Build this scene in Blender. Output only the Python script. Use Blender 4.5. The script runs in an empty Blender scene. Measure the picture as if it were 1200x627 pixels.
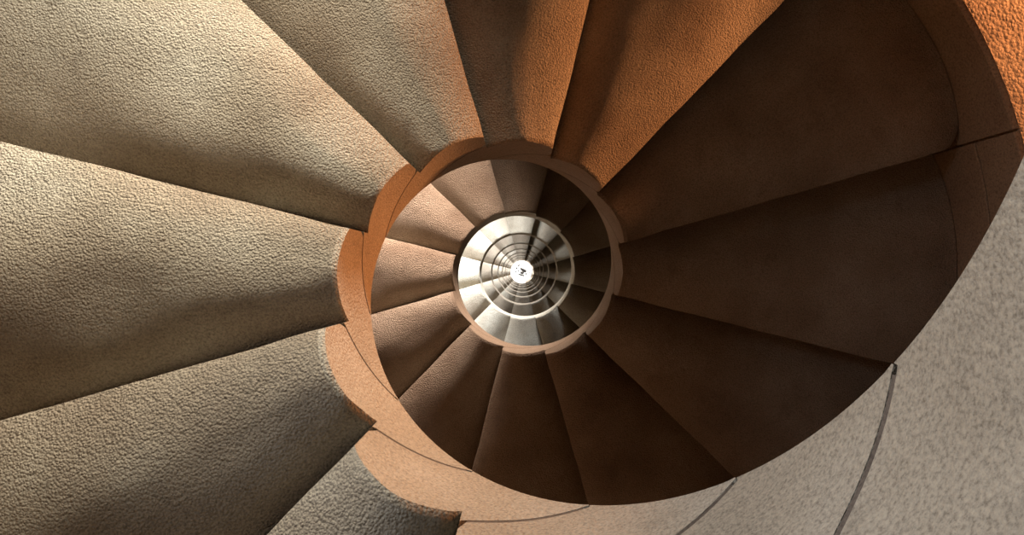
import bpy, bmesh, math, random
from mathutils import Vector, Matrix

random.seed(7)
C = bpy.context.scene.collection
R0 = 0.30            # radius of the open eye (inner end of the steps)
RW = 1.305           # inner radius of the round wall
RE = RW - 0.018      # outer end of the steps
F = 900.0            # focal length in pixels of the 1200 px wide frame
PITCH = 0.0076910 * F * R0          # height of one full turn, 2.08 m
RISE = PITCH / 12
ZC = 0.0790 * F * R0                # camera height above the floor
def depth_soffit(t): return (0.0019336 + 0.0076910 * t / 360.0) * F * R0
def depth_tread(n): return (0.0046 + 0.0076910 * (n - 194.0) / 360.0) * F * R0
def pol(t, r, z=0.0):               # t in degrees, clockwise seen from above
    a = math.radians(t)
    return Vector((r * math.cos(a), -r * math.sin(a), z))

# ------------------------------------------------------------------ materials
def nodes_of(name):
    m = bpy.data.materials.new(name); m.use_nodes = True
    nt = m.node_tree
    return m, nt, nt.nodes['Principled BSDF']
def link(nt, a, b): nt.links.new(a, b)
def noise(nt, vec, scale, detail=4.0, rough=0.6):
    n = nt.nodes.new('ShaderNodeTexNoise')
    n.inputs['Scale'].default_value = scale; n.inputs['Detail'].default_value = detail
    n.inputs['Roughness'].default_value = rough
    link(nt, vec, n.inputs['Vector'])
    return n.outputs['Fac']
def ramp(nt, fac, stops):
    r = nt.nodes.new('ShaderNodeValToRGB')
    e = r.color_ramp.elements
    while len(e) < len(stops): e.new(0.5)
    for k, (p, c) in enumerate(stops):
        e[k].position = p; e[k].color = (*c, 1)
    link(nt, fac, r.inputs['Fac'])
    return r.outputs['Color']
def mixc(nt, fac, a, b, mode='MIX'):
    m = nt.nodes.new('ShaderNodeMix'); m.data_type = 'RGBA'; m.blend_type = mode
    if isinstance(fac, float): m.inputs[0].default_value = fac
    else: link(nt, fac, m.inputs[0])
    for i, v in ((6, a), (7, b)):
        if isinstance(v, tuple): m.inputs[i].default_value = (*v, 1)
        else: link(nt, v, m.inputs[i])
    return m.outputs[2]
def bump(nt, h, strength, dist, normal=None):
    b = nt.nodes.new('ShaderNodeBump')
    b.inputs['Strength'].default_value = strength; b.inputs['Distance'].default_value = dist
    link(nt, h, b.inputs['Height'])
    if normal is not None: link(nt, normal, b.inputs['Normal'])
    return b.outputs['Normal']

def stone(name, lo, mid, hi, bump_fine, bump_mid, grain=170.0, per_object=True):
    m, nt, bs = nodes_of(name)
    tc = nt.nodes.new('ShaderNodeTexCoord')
    vec = tc.outputs['Object']
    if per_object:
        oi = nt.nodes.new('ShaderNodeObjectInfo')
        mul = nt.nodes.new('ShaderNodeVectorMath'); mul.operation = 'MULTIPLY_ADD'
        comb = nt.nodes.new('ShaderNodeCombineXYZ')
        for k in range(3): link(nt, oi.outputs['Random'], comb.inputs[k])
        link(nt, comb.outputs[0], mul.inputs[0]); mul.inputs[1].default_value = (37.0, 53.0, 71.0)
        link(nt, vec, mul.inputs[2]); vec = mul.outputs[0]
    big = noise(nt, vec, 3.2, 3.0, 0.55)
    col = ramp(nt, big, [(0.30, lo), (0.5, mid), (0.72, hi)])
    fine = noise(nt, vec, grain, 4.0, 0.75)
    spk = ramp(nt, fine, [(0.34, (0.30, 0.27, 0.24)), (0.50, (0.95, 0.95, 0.95)), (0.66, (1.35, 1.33, 1.28))])
    col = mixc(nt, 0.6, col, spk, 'MULTIPLY')
    stain = noise(nt, vec, 11.0, 5.0, 0.7)
    sf = ramp(nt, stain, [(0.56, (0, 0, 0)), (0.72, (1, 1, 1))])
    sfm = nt.nodes.new('ShaderNodeMath'); sfm.operation = 'MULTIPLY'; sfm.inputs[1].default_value = 0.30
    link(nt, sf, sfm.inputs[0])
    col = mixc(nt, sfm.outputs[0], col, (lo[0] * 0.45, lo[1] * 0.45, lo[2] * 0.45))
    link(nt, col, bs.inputs['Base Color'])
    bs.inputs['Roughness'].default_value = 0.82
    bs.inputs['Specular IOR Level'].default_value = 0.25
    vor = nt.nodes.new('ShaderNodeTexVoronoi'); vor.inputs['Scale'].default_value = grain * 0.95
    link(nt, vec, vor.inputs['Vector'])
    midn = noise(nt, vec, 26.0, 3.0, 0.6)
    nrm = bump(nt, midn, bump_mid, 0.010)
    vor.feature = 'F1'
    inv = nt.nodes.new('ShaderNodeMath'); inv.operation = 'MULTIPLY_ADD'
    link(nt, vor.outputs['Distance'], inv.inputs[0]); inv.inputs[1].default_value = -0.9
    link(nt, fine, inv.inputs[2])
    nrm = bump(nt, inv.outputs[0], bump_fine, 0.0048, nrm)
    link(nt, nrm, bs.inputs['Normal'])
    return m

M_TREAD = stone('bush_hammered_stone', (0.23, 0.18, 0.13), (0.32, 0.27, 0.205), (0.41, 0.37, 0.30), 1.0, 0.5, 250.0)
M_FACE = stone('sawn_stone', (0.27, 0.215, 0.155), (0.33, 0.27, 0.20), (0.38, 0.32, 0.25), 0.4, 0.25, 230.0)
M_WALL = stone('wall_stone', (0.27, 0.20, 0.14), (0.34, 0.26, 0.18), (0.40, 0.32, 0.23), 0.9, 0.5, 120.0, False)
M_SKIRT = stone('skirting_stone', (0.26, 0.19, 0.13), (0.31, 0.24, 0.165), (0.36, 0.28, 0.20), 0.4, 0.3, 160.0, False)
M_MORTAR = stone('mortar', (0.085, 0.062, 0.047), (0.105, 0.08, 0.06), (0.125, 0.095, 0.075), 0.1, 0.1, 260.0)
M_FLOOR = stone('pale_floor_stone', (0.62, 0.61, 0.58), (0.72, 0.71, 0.69), (0.78, 0.78, 0.76), 0.1, 0.1, 60.0, False)
M_INLAY = stone('dark_inlay_stone', (0.018, 0.016, 0.015), (0.028, 0.025, 0.023), (0.05, 0.045, 0.04), 0.2, 0.1, 60.0, False)

# ------------------------------------------------------------------ helpers
def add_mesh(name, bm, mats, parent=None, smooth_angle=40):
    me = bpy.data.meshes.new(name)
    bmesh.ops.recalc_face_normals(bm, faces=bm.faces[:])
    bm.to_mesh(me); bm.free()
    for m in mats: me.materials.append(m)
    for p in me.polygons: p.use_smooth = True
    me.set_sharp_from_angle(angle=math.radians(smooth_angle))
    o = bpy.data.objects.new(name, me); C.objects.link(o)
    if parent: o.parent = parent
    return o
def struct(o):
    o['kind'] = 'structure'; return o

# ------------------------------------------------------------------ one winder step
GAP = 0.008
JP = 0.6
NOSE = 0.066         # how far the worn, rounded nosing dips at its front edge
JOINT = [0, 0.2, 0.5, 1.0] + [1.5 * k for k in range(1, 20)] + [30.0]
def step_profile(n, clamp=None):
    """Upper and lower outline of the block in (angle, height below the camera), uphill end first."""
    dt = depth_tread(n)
    ts = [n - 30 - q for q in JOINT] + [n - q for q in JOINT] + [n - 29.98]
    ts = sorted(set(round(t, 4) for t in ts if t <= n))
    top, bot = [], []
    lim = 1e9 if clamp is None else clamp - 0.004
    send = min(lim, depth_soffit(n - 60))
    for t in ts:
        if t <= n - 30:
            f = (n - 30 - t) / 30.0
            top.append(dt + (send - dt) * f ** JP)
            b = depth_soffit(t) - (GAP if t > n - 30.001 else 0.0)
            bot.append(max(b, top[-1] + 0.002))
        else:
            s = (t - (n - 30)) / 30.0
            u = max(0.0, (s - 0.55) / 0.45)
            dip = NOSE * (1 - (1 - (0.96 * u) ** 1.55) ** 0.68)
            back = 0.034 * max(0.0, 1.0 - s / 0.46) ** 1.9             # hollowed behind, below the next nosing
            top.append(dt + back + dip )
            f = (n - t) / 30.0
            d2 = min(lim, dt + RISE); s2 = min(lim, depth_soffit(n - 30))
            cove = 0.020 * max(0.0, 1.0 - (n - t) / 1.5)               # the riser is cut back under the nosing
            bot.append(d2 + (s2 - d2) * f ** JP - GAP - cove)
    if clamp is not None:
        bot = [min(b, clamp - 0.001, clamp - 0.001 if t > n - 29.9 or t < n - 31 else clamp - 0.014) for t, b in zip(ts, bot)]
        top = [min(a, b - 0.004) for a, b in zip(top, bot)]
    return ts, top, bot
NREF = 194.0
ORI_T, ORI_R = NREF - 30.0, 0.75
def ori_depth(n): return depth_soffit(n - 30)
def step_mesh(seed, n=NREF, clamp=None, end=False):
    """The block of one step without (or, with end=True, only) its dressed inner end."""
    rnd = random.Random(seed)
    ts, top, bot = step_profile(n, clamp)
    rs = [R0, R0 + 0.004, R0 + 0.010, R0 + 0.02] + [R0 + 0.05 + k * (RE - 0.08 - R0 - 0.05) / 13 for k in range(14)] + [RE - 0.05, RE - 0.03, RE - 0.012, RE]
    base = pol(n - 30, ORI_R, -ori_depth(n) if clamp is None else -clamp)
    bm = bmesh.new()
    ph = [rnd.uniform(0, 6.28) for _ in range(8)]
    def wob(t, r):
        return 0.0022 * (math.sin(9 * r + ph[0] + 0.31 * t) + math.sin(17 * r + ph[1] - 0.22 * t) + 0.6 * math.sin(41 * r + ph[2] + 0.5 * t))
    T, B = [], []
    for i, t in enumerate(ts):
        rowt, rowb = [], []
        on_tread = t > n - 30
        for j, r in enumerate(rs):
            d = top[i]
            if on_tread:
                d += wob(t - n, r) * min(1.0, (t - (n - 30)) / 6.0)
                d += {0: 0.004, 1: 0.0015, 2: 0.0004}.get(j, 0.0)                # worn arris at the eye
                if j == 0: d += 0.0015 * (0.5 + 0.5 * math.sin(1.7 * (t - n) + ph[3])) * (0.5 + 0.5 * math.sin(0.63 * (t - n) + ph[4]))
                d += {len(rs) - 2: -0.003, len(rs) - 1: -0.008}.get(j, 0.0) * min(1.0, (t - (n - 30)) / 5.0)   # small cove against the wall
            d = min(d, bot[i] - 0.003)
            tt = t
            s = (t - (n - 8)) / 8.0
            if s > 0:
                x = max(0.0, (r - (RE - 0.055)) / 0.055)                        # nosing rounds back at the wall
                tt = t - s * 1.9 * x ** 2.2
                tt += s * math.degrees(0.0010 * (math.sin(23 * r + ph[5]) + 0.7 * math.sin(57 * r + ph[6])) / r)
            if (j > 2) if end else (j < 2): continue
            rowt.append(bm.verts.new(pol(tt, r, -d) - base))
            rowb.append(bm.verts.new(pol(tt, r, -bot[i]) - base))
        T.append(rowt); B.append(rowb)
    nr = len(T[0])
    def quad(a, b, c, d, mi):
        f = bm.faces.new((a, b, c, d)); f.material_index = mi
    for i in range(len(ts) - 1):
        for j in range(nr - 1):
            quad(T[i][j], T[i][j + 1], T[i + 1][j + 1], T[i + 1][j], 0)
            quad(B[i][j], B[i + 1][j], B[i + 1][j + 1], B[i][j + 1], 1)
        # inner end: a column of quads so that it bends with the eye
        quad(T[i][0], T[i + 1][0], B[i + 1][0], B[i][0], 1)
        quad(T[i][-1], B[i][-1], B[i + 1][-1], T[i + 1][-1], 1)
    for j in range(nr - 1):
        quad(T[-1][j], T[-1][j + 1], B[-1][j + 1], B[-1][j], 0)
        quad(T[0][j], B[0][j], B[0][j + 1], T[0][j + 1], 1)
    return bm
def mortar_mesh(n=NREF, clamp=None):
    """The bed of mortar between a step and the one it rests on."""
    dt = depth_tread(n)
    base = pol(n - 30, ORI_R, -ori_depth(n) if clamp is None else -clamp)
    bm = bmesh.new()
    rows = []
    d2 = dt + RISE; s2 = depth_soffit(n - 30)
    for q in JOINT[4:-1]:
        t = n - q
        f = (n - t) / 30.0
        d = d2 + (s2 - d2) * f ** JP
        rr = [R0 + 0.0004] + [R0 + (RE - 0.01 - R0) * k / 12 for k in range(1, 13)]
        rows.append([bm.verts.new(pol(t, r, -(d - 0.001)) - base) for r in rr] + [bm.verts.new(pol(t, r, -(d - GAP + 0.001)) - base) for r in rr[::-1]])
    for a, b in zip(rows, rows[1:]):
        m = len(a)
        for j in range(m): bm.faces.new((a[j], a[(j + 1) % m], b[(j + 1) % m], b[j]))
    bm.faces.new(rows[0]); bm.faces.new(rows[-1][::-1])
    return bm

HOUR = ['twelve', 'one', 'two', 'three', 'four', 'five', 'six', 'seven', 'eight', 'nine', 'ten', 'eleven']
RING = ['largest', 'second', 'third', 'fourth', 'fifth', 'sixth', 'seventh', 'eighth', 'ninth', 'tenth', 'innermost']
SPECIAL = {
    14: 'near grey stone step, its end face along the frame edge at three o\'clock',
    44: 'grey stone step with end face between two dark mortar lines at four o\'clock',
    74: 'grey stone step whose pale end face lies at five o\'clock next to the orange-lit ends',
    104: 'stone step whose yellowish end face begins just under the orange-lit band at six o\'clock',
    134: 'short beige stone step cut by the picture edge at seven o\'clock in the largest ring',
    164: 'rough brown stone step with a silvery worn nosing at eight o\'clock in the largest ring',
    194: 'rough beige stone step with a pale yellow nosing at nine o\'clock in the largest ring',
    224: 'broad grey-green stone step with a yellow nosing at ten o\'clock in the largest ring',
    254: 'grey-green stone step with a bright orange nosing at eleven o\'clock in the largest ring',
    284: 'narrow dark grey stone step with an orange edge at twelve o\'clock in the largest ring',
    314: 'orange-lit rough stone step with a dark shadow corner at one o\'clock in the largest ring',
    344: 'dark brown stone step below the orange-lit sill at two o\'clock in the largest ring',
    374: 'very dark stone step in shadow under the nosing at three o\'clock in the largest ring',
    404: 'dark brown stone step partly hidden by the grey end faces at four o\'clock',
    434: 'dark brown wedge of stone step at five o\'clock in the largest ring',
    464: 'dark stone step with a dull tan nosing at six o\'clock, above the orange-lit band',
    494: 'pinkish brown stone step with a pale nosing at seven o\'clock in the second ring',
    524: 'pink stone step with a broad pale nosing at eight o\'clock in the second ring',
    554: 'pink stone step with a light worn front at nine o\'clock in the second ring',
    584: 'mottled brown stone step at ten o\'clock in the second ring',
    614: 'tan stone step with a lit flat tread at eleven o\'clock in the second ring',
    644: 'dusky stone step with a lit middle at twelve o\'clock in the second ring',
}
def step_label(n):
    if n in SPECIAL: return SPECIAL[n]
    hour = HOUR[int(round(3 + (n - 15) / 30.0)) % 12]
    k = int((n - 134) // 360)
    if n >= 3644: return 'lowest stone step standing on the pale floor' if n == 3674 else 'second lowest stone step, one above the bottom step'
    look = {1: 'shadowed brown stone step', 2: 'white-lit stone step' if (n - 15) % 360 in range(100, 320) else 'dark stone step'}.get(k, 'small far stone step')
    return f'{look} at {hour} o\'clock in the {RING[k]} ring of the spiral'

FLOOR_D = ZC
meshes = []
for seed in (1, 2, 3):
    pair = []
    for nm, end in (('tread_block', False), ('end_face', True)):
        o = add_mesh(nm, step_mesh(seed, end=end), [M_TREAD, M_FACE]); pair.append(o.data); bpy.data.objects.remove(o)
    meshes.append(pair)
o = add_mesh('mortar_joint', mortar_mesh(), [M_MORTAR]); mortar_me = o.data; bpy.data.objects.remove(o)

steps = []
n = 14
while n <= 3674:
    clamp = FLOOR_D if n >= 3614 else None
    o = bpy.data.objects.new('stair_step', None); C.objects.link(o)
    o.empty_display_size = 0.1
    if clamp is None:
        o.location = pol(n - 30, ORI_R, ZC - ori_depth(n))
        o.rotation_euler = (0, 0, -math.radians(n - NREF))
        for nm, me in zip(('tread_block', 'end_face', 'mortar_joint'), meshes[(n // 30) % 3] + [mortar_me]):
            c = bpy.data.objects.new(nm, me); C.objects.link(c); c.parent = o
    else:
        o.location = pol(n - 30, ORI_R, 0.0)
        for nm, end in (('tread_block', False), ('end_face', True)):
            add_mesh(nm, step_mesh(n, n, clamp, end), [M_TREAD, M_FACE], o)
    o['label'] = step_label(n); o['category'] = 'step'; o['group'] = 'winder steps of the spiral stair'
    steps.append(o)
    n += 30

# ------------------------------------------------------------------ round wall with its windows
ROW = RISE / 2
SILL = depth_tread(314)                       # the visible sill: level with the step before it
NTOP = int((SILL + 1.0) / ROW)
rows_d = [SILL - NTOP * ROW + k * ROW for k in range(int((ZC - SILL) / ROW) + NTOP + 1)] + [ZC]
DA = 3.0
def rowi(d): return int(round((d - rows_d[0]) / ROW))
WINDOWS = [(315.0, 351.0, SILL - 15 * ROW, SILL)]      # angles, depth of head and sill
for t in range(0, 10):
    a = 246.0 if t else 237.0
    c = depth_tread(254 + 360 * t)
    h = SILL + round((c - 1.30 - SILL) / ROW) * ROW
    WINDOWS.append((a, a + 30.0, h, h + 12 * ROW))
WINDOWS.append((198.0, 225.0, SILL - 26 * ROW, SILL - 17 * ROW))                  # unseen opening added for the fill lamp on the near end faces
DOOR_D1 = SILL + int((ZC - SILL) / ROW) * ROW
WINDOWS.append((84.0, 117.0, DOOR_D1 - 19 * ROW, DOOR_D1))                         # unseen doorway added so a lamp can brighten the floor
holes = set()
for a0, a1, d0, d1 in WINDOWS:
    for i in range(int(round(a0 / DA)), int(round(a1 / DA))):
        for j in range(rowi(d0), rowi(d1)):
            holes.add((i % int(360 / DA), j))
NA = int(360 / DA); TH = 0.24
bm = bmesh.new()
vin = [[bm.verts.new(pol(i * DA, RW, ZC - d)) for i in range(NA)] for d in rows_d]
vout = [[bm.verts.new(pol(i * DA, RW + TH, ZC - d)) for i in range(NA)] for d in rows_d]
NJ = len(rows_d) - 1
for j in range(NJ):
    for i in range(NA):
        if (i, j) in holes: continue
        k = (i + 1) % NA
        bm.faces.new((vin[j][i], vin[j][k], vin[j + 1][k], vin[j + 1][i]))
        bm.faces.new((vout[j][i], vout[j + 1][i], vout[j + 1][k], vout[j][k]))
        if ((i - 1) % NA, j) in holes: bm.faces.new((vin[j][i], vin[j + 1][i], vout[j + 1][i], vout[j][i]))
        if (k, j) in holes: bm.faces.new((vin[j][k], vout[j][k], vout[j + 1][k], vin[j + 1][k]))
        if j == 0 or (i, j - 1) in holes: bm.faces.new((vin[j][i], vout[j][i], vout[j][k], vin[j][k]))
        if j == NJ - 1 or (i, j + 1) in holes: bm.faces.new((vin[j + 1][i], vin[j + 1][k], vout[j + 1][k], vout[j + 1][i]))
bmesh.ops.delete(bm, geom=[v for v in bm.verts if not v.link_faces], context='VERTS')
struct(add_mesh('wall_outer', bm, [M_WALL], smooth_angle=30))

# wall course following the stair: one skirting stone per step, a second course above where no sill is
bm = bmesh.new()
def arc_block(t0, t1, r0, r1, z0, z1, seg=10):
    a = []
    for k in range(seg + 1):
        t = t0 + (t1 - t0) * k / seg
        a.append([bm.verts.new(pol(t, r, z)) for r, z in ((r0, z0 + .003), (r0, z1 - .003), (r0 + .003, z1), (r1, z1), (r1, z0), (r0 + .003, z0))])
    for p, q in zip(a, a[1:]):
        for k in range(6): bm.faces.new((p[k], p[(k + 1) % 6], q[(k + 1) % 6], q[k]))
    bm.faces.new(a[0]); bm.faces.new(a[-1][::-1])
n = 14
while n <= 3674:
    d = depth_tread(n)
    for c in range(2):
        z0 = ZC - d + c * RISE + (0.012 if c == 0 else 0.003); z1 = ZC - d + (c + 1) * RISE - 0.003
        if c == 0: z0 = ZC - d - 0.080
        mid = (n - 15) % 360
        blocked = any(a0 <= mid <= a1 and d0 < d - (c + .5) * RISE < d1 for a0, a1, d0, d1 in WINDOWS)
        if blocked: continue
        arc_block(n - 30 + 0.15 + (0.0 if c == 0 else 0), n - 0.15, RW - 0.015, RW + 0.02, z0, z1)
    n += 30
struct(add_mesh('baseboard_outer', bm, [M_SKIRT], smooth_angle=30))

# ------------------------------------------------------------------ floor with its dark inlay
bm = bmesh.new()
bmesh.ops.create_circle(bm, cap_ends=True, segments=96, radius=RW + TH)
ret = bmesh.ops.extrude_face_region(bm, geom=bm.faces[:])
bmesh.ops.translate(bm, verts=[v for v in ret['geom'] if isinstance(v, bmesh.types.BMVert)], vec=(0, 0, -0.15))
struct(add_mesh('floor', bm, [M_FLOOR], smooth_angle=30))

def px_floor(x, y): return ((x - 290) * 0.0685 * ZC / F, -(y - 300) * 0.0685 * ZC / F)
bm = bmesh.new()
def inlay(pts):
    lo = [bm.verts.new((*px_floor(*p), 0.0005)) for p in pts]
    hi = [bm.verts.new((*px_floor(*p), 0.006)) for p in pts]
    bm.faces.new(hi); bm.faces.new(lo[::-1])
    for k in range(len(pts)):
        q = (k + 1) % len(pts); bm.faces.new((lo[k], lo[q], hi[q], hi[k]))
for pts in ([(262, 238), (330, 262), (372, 290), (352, 318), (300, 300), (268, 268)],
            [(262, 300), (330, 312), (318, 350), (268, 338)],
            [(228, 330), (262, 345), (330, 362), (322, 386), (270, 372), (226, 350)],
            [(236, 176), (250, 184), (240, 216), (220, 208)],
            [(200, 226), (218, 236), (204, 262), (186, 252)],
            [(226, 272), (246, 284), (230, 300), (212, 290)],
            [(186, 290), (200, 296), (184, 322), (170, 312)],
            [(350, 326), (372, 334), (362, 358), (342, 348)],
            [(418, 300), (428, 300), (424, 328), (412, 326)],
            [(160, 336), (166, 340), (154, 360), (146, 356)],
            [(378, 408), (390, 404), (380, 430), (368, 428)]):
    inlay(pts)
o = add_mesh('floor_inlay', bm, [M_INLAY])
o['label'] = 'small dark broken mosaic inlay in the centre of the bright white floor'; o['category'] = 'mosaic'

# ------------------------------------------------------------------ light
def lamp(name, t, r, d, tt, tr, td, size, power, col, spread=120, sy=None):
    L = bpy.data.lights.new(name, 'AREA'); L.shape = 'RECTANGLE'
    L.size = size; L.size_y = sy or size; L.energy = power; L.color = col
    L.spread = math.radians(spread)
    o = bpy.data.objects.new(name, L); C.objects.link(o)
    p = pol(t, r, ZC - d); q = pol(tt, tr, ZC - td)
    o.location = p
    o.rotation_euler = (q - p).to_track_quat('-Z', 'Y').to_euler()
    return o
ORANGE = (1.0, 0.38, 0.135); WHITE = (1.0, 0.93, 0.78); PINK = (1.0, 0.73, 0.60)
lamp('window_or_fill_light', 333, 2.2, SILL - 0.125, 240, 0.3, SILL - 0.35, 0.6, 25, ORANGE, 100, 0.12)
lamp('window_or_fill_light', 264, RW + 0.32, 1.03, 172, 0.9, 1.25, 0.3, 22, WHITE, 75)
lamp('window_or_fill_light', 211, RW + 0.30, SILL - 21.5 * ROW, 30, 0.3, 0.5, 0.5, 6.2, (0.82, 0.90, 1.0), 72)  # added fill lamp, brightens the near grey end faces
for t in range(1, 10):
    a, b, h, s = WINDOWS[1 + t]
    m = (a + b) / 2
    power, col = {1: (27, PINK), 2: (105, (.88, .94, 1))}.get(t, (50, (.92, .95, 1)))
    lamp('window_or_fill_light', m, RW + 0.30, (h + s) / 2 + (0.24 if t == 1 else -0.38), 175 if t == 1 else 185, 0.7, s - 0.1, 0.4, power, col, 75 if t == 1 else 80)
lamp('floor_fill_light', 100, RW + 0.5, DOOR_D1 - 1.0, 100, 0.0, ZC, 0.6, 80, (1, 1, 1), 100)  # added lamp outside the unseen doorway, lights the floor centre

w = bpy.data.worlds.new('World'); bpy.context.scene.world = w; w.use_nodes = True
w.node_tree.nodes['Background'].inputs[0].default_value = (1.0, 0.90, 0.76, 1)
w.node_tree.nodes['Background'].inputs[1].default_value = 0.10

# ------------------------------------------------------------------ camera
cam = bpy.data.cameras.new('camera'); co = bpy.data.objects.new('camera', cam); C.objects.link(co)
cam.sensor_width = 36.0; cam.lens = 36.0 * F / 1200.0
co.location = (0, 0, ZC); co.rotation_euler = (0, 0, 0)
cam.shift_x = -11.6 / 1200.0; cam.shift_y = 4.8 / 1200.0
cam.clip_start = 0.02; cam.clip_end = 100
sc = bpy.context.scene
sc.camera = co
sc.view_settings.view_transform = 'Standard'; sc.view_settings.look = 'None'
sc.view_settings.gamma = 1.0; sc.view_settings.use_curve_mapping = False
sc.view_settings.exposure = 0.0
sc.cycles.use_denoising = True
sc.cycles.max_bounces = 8
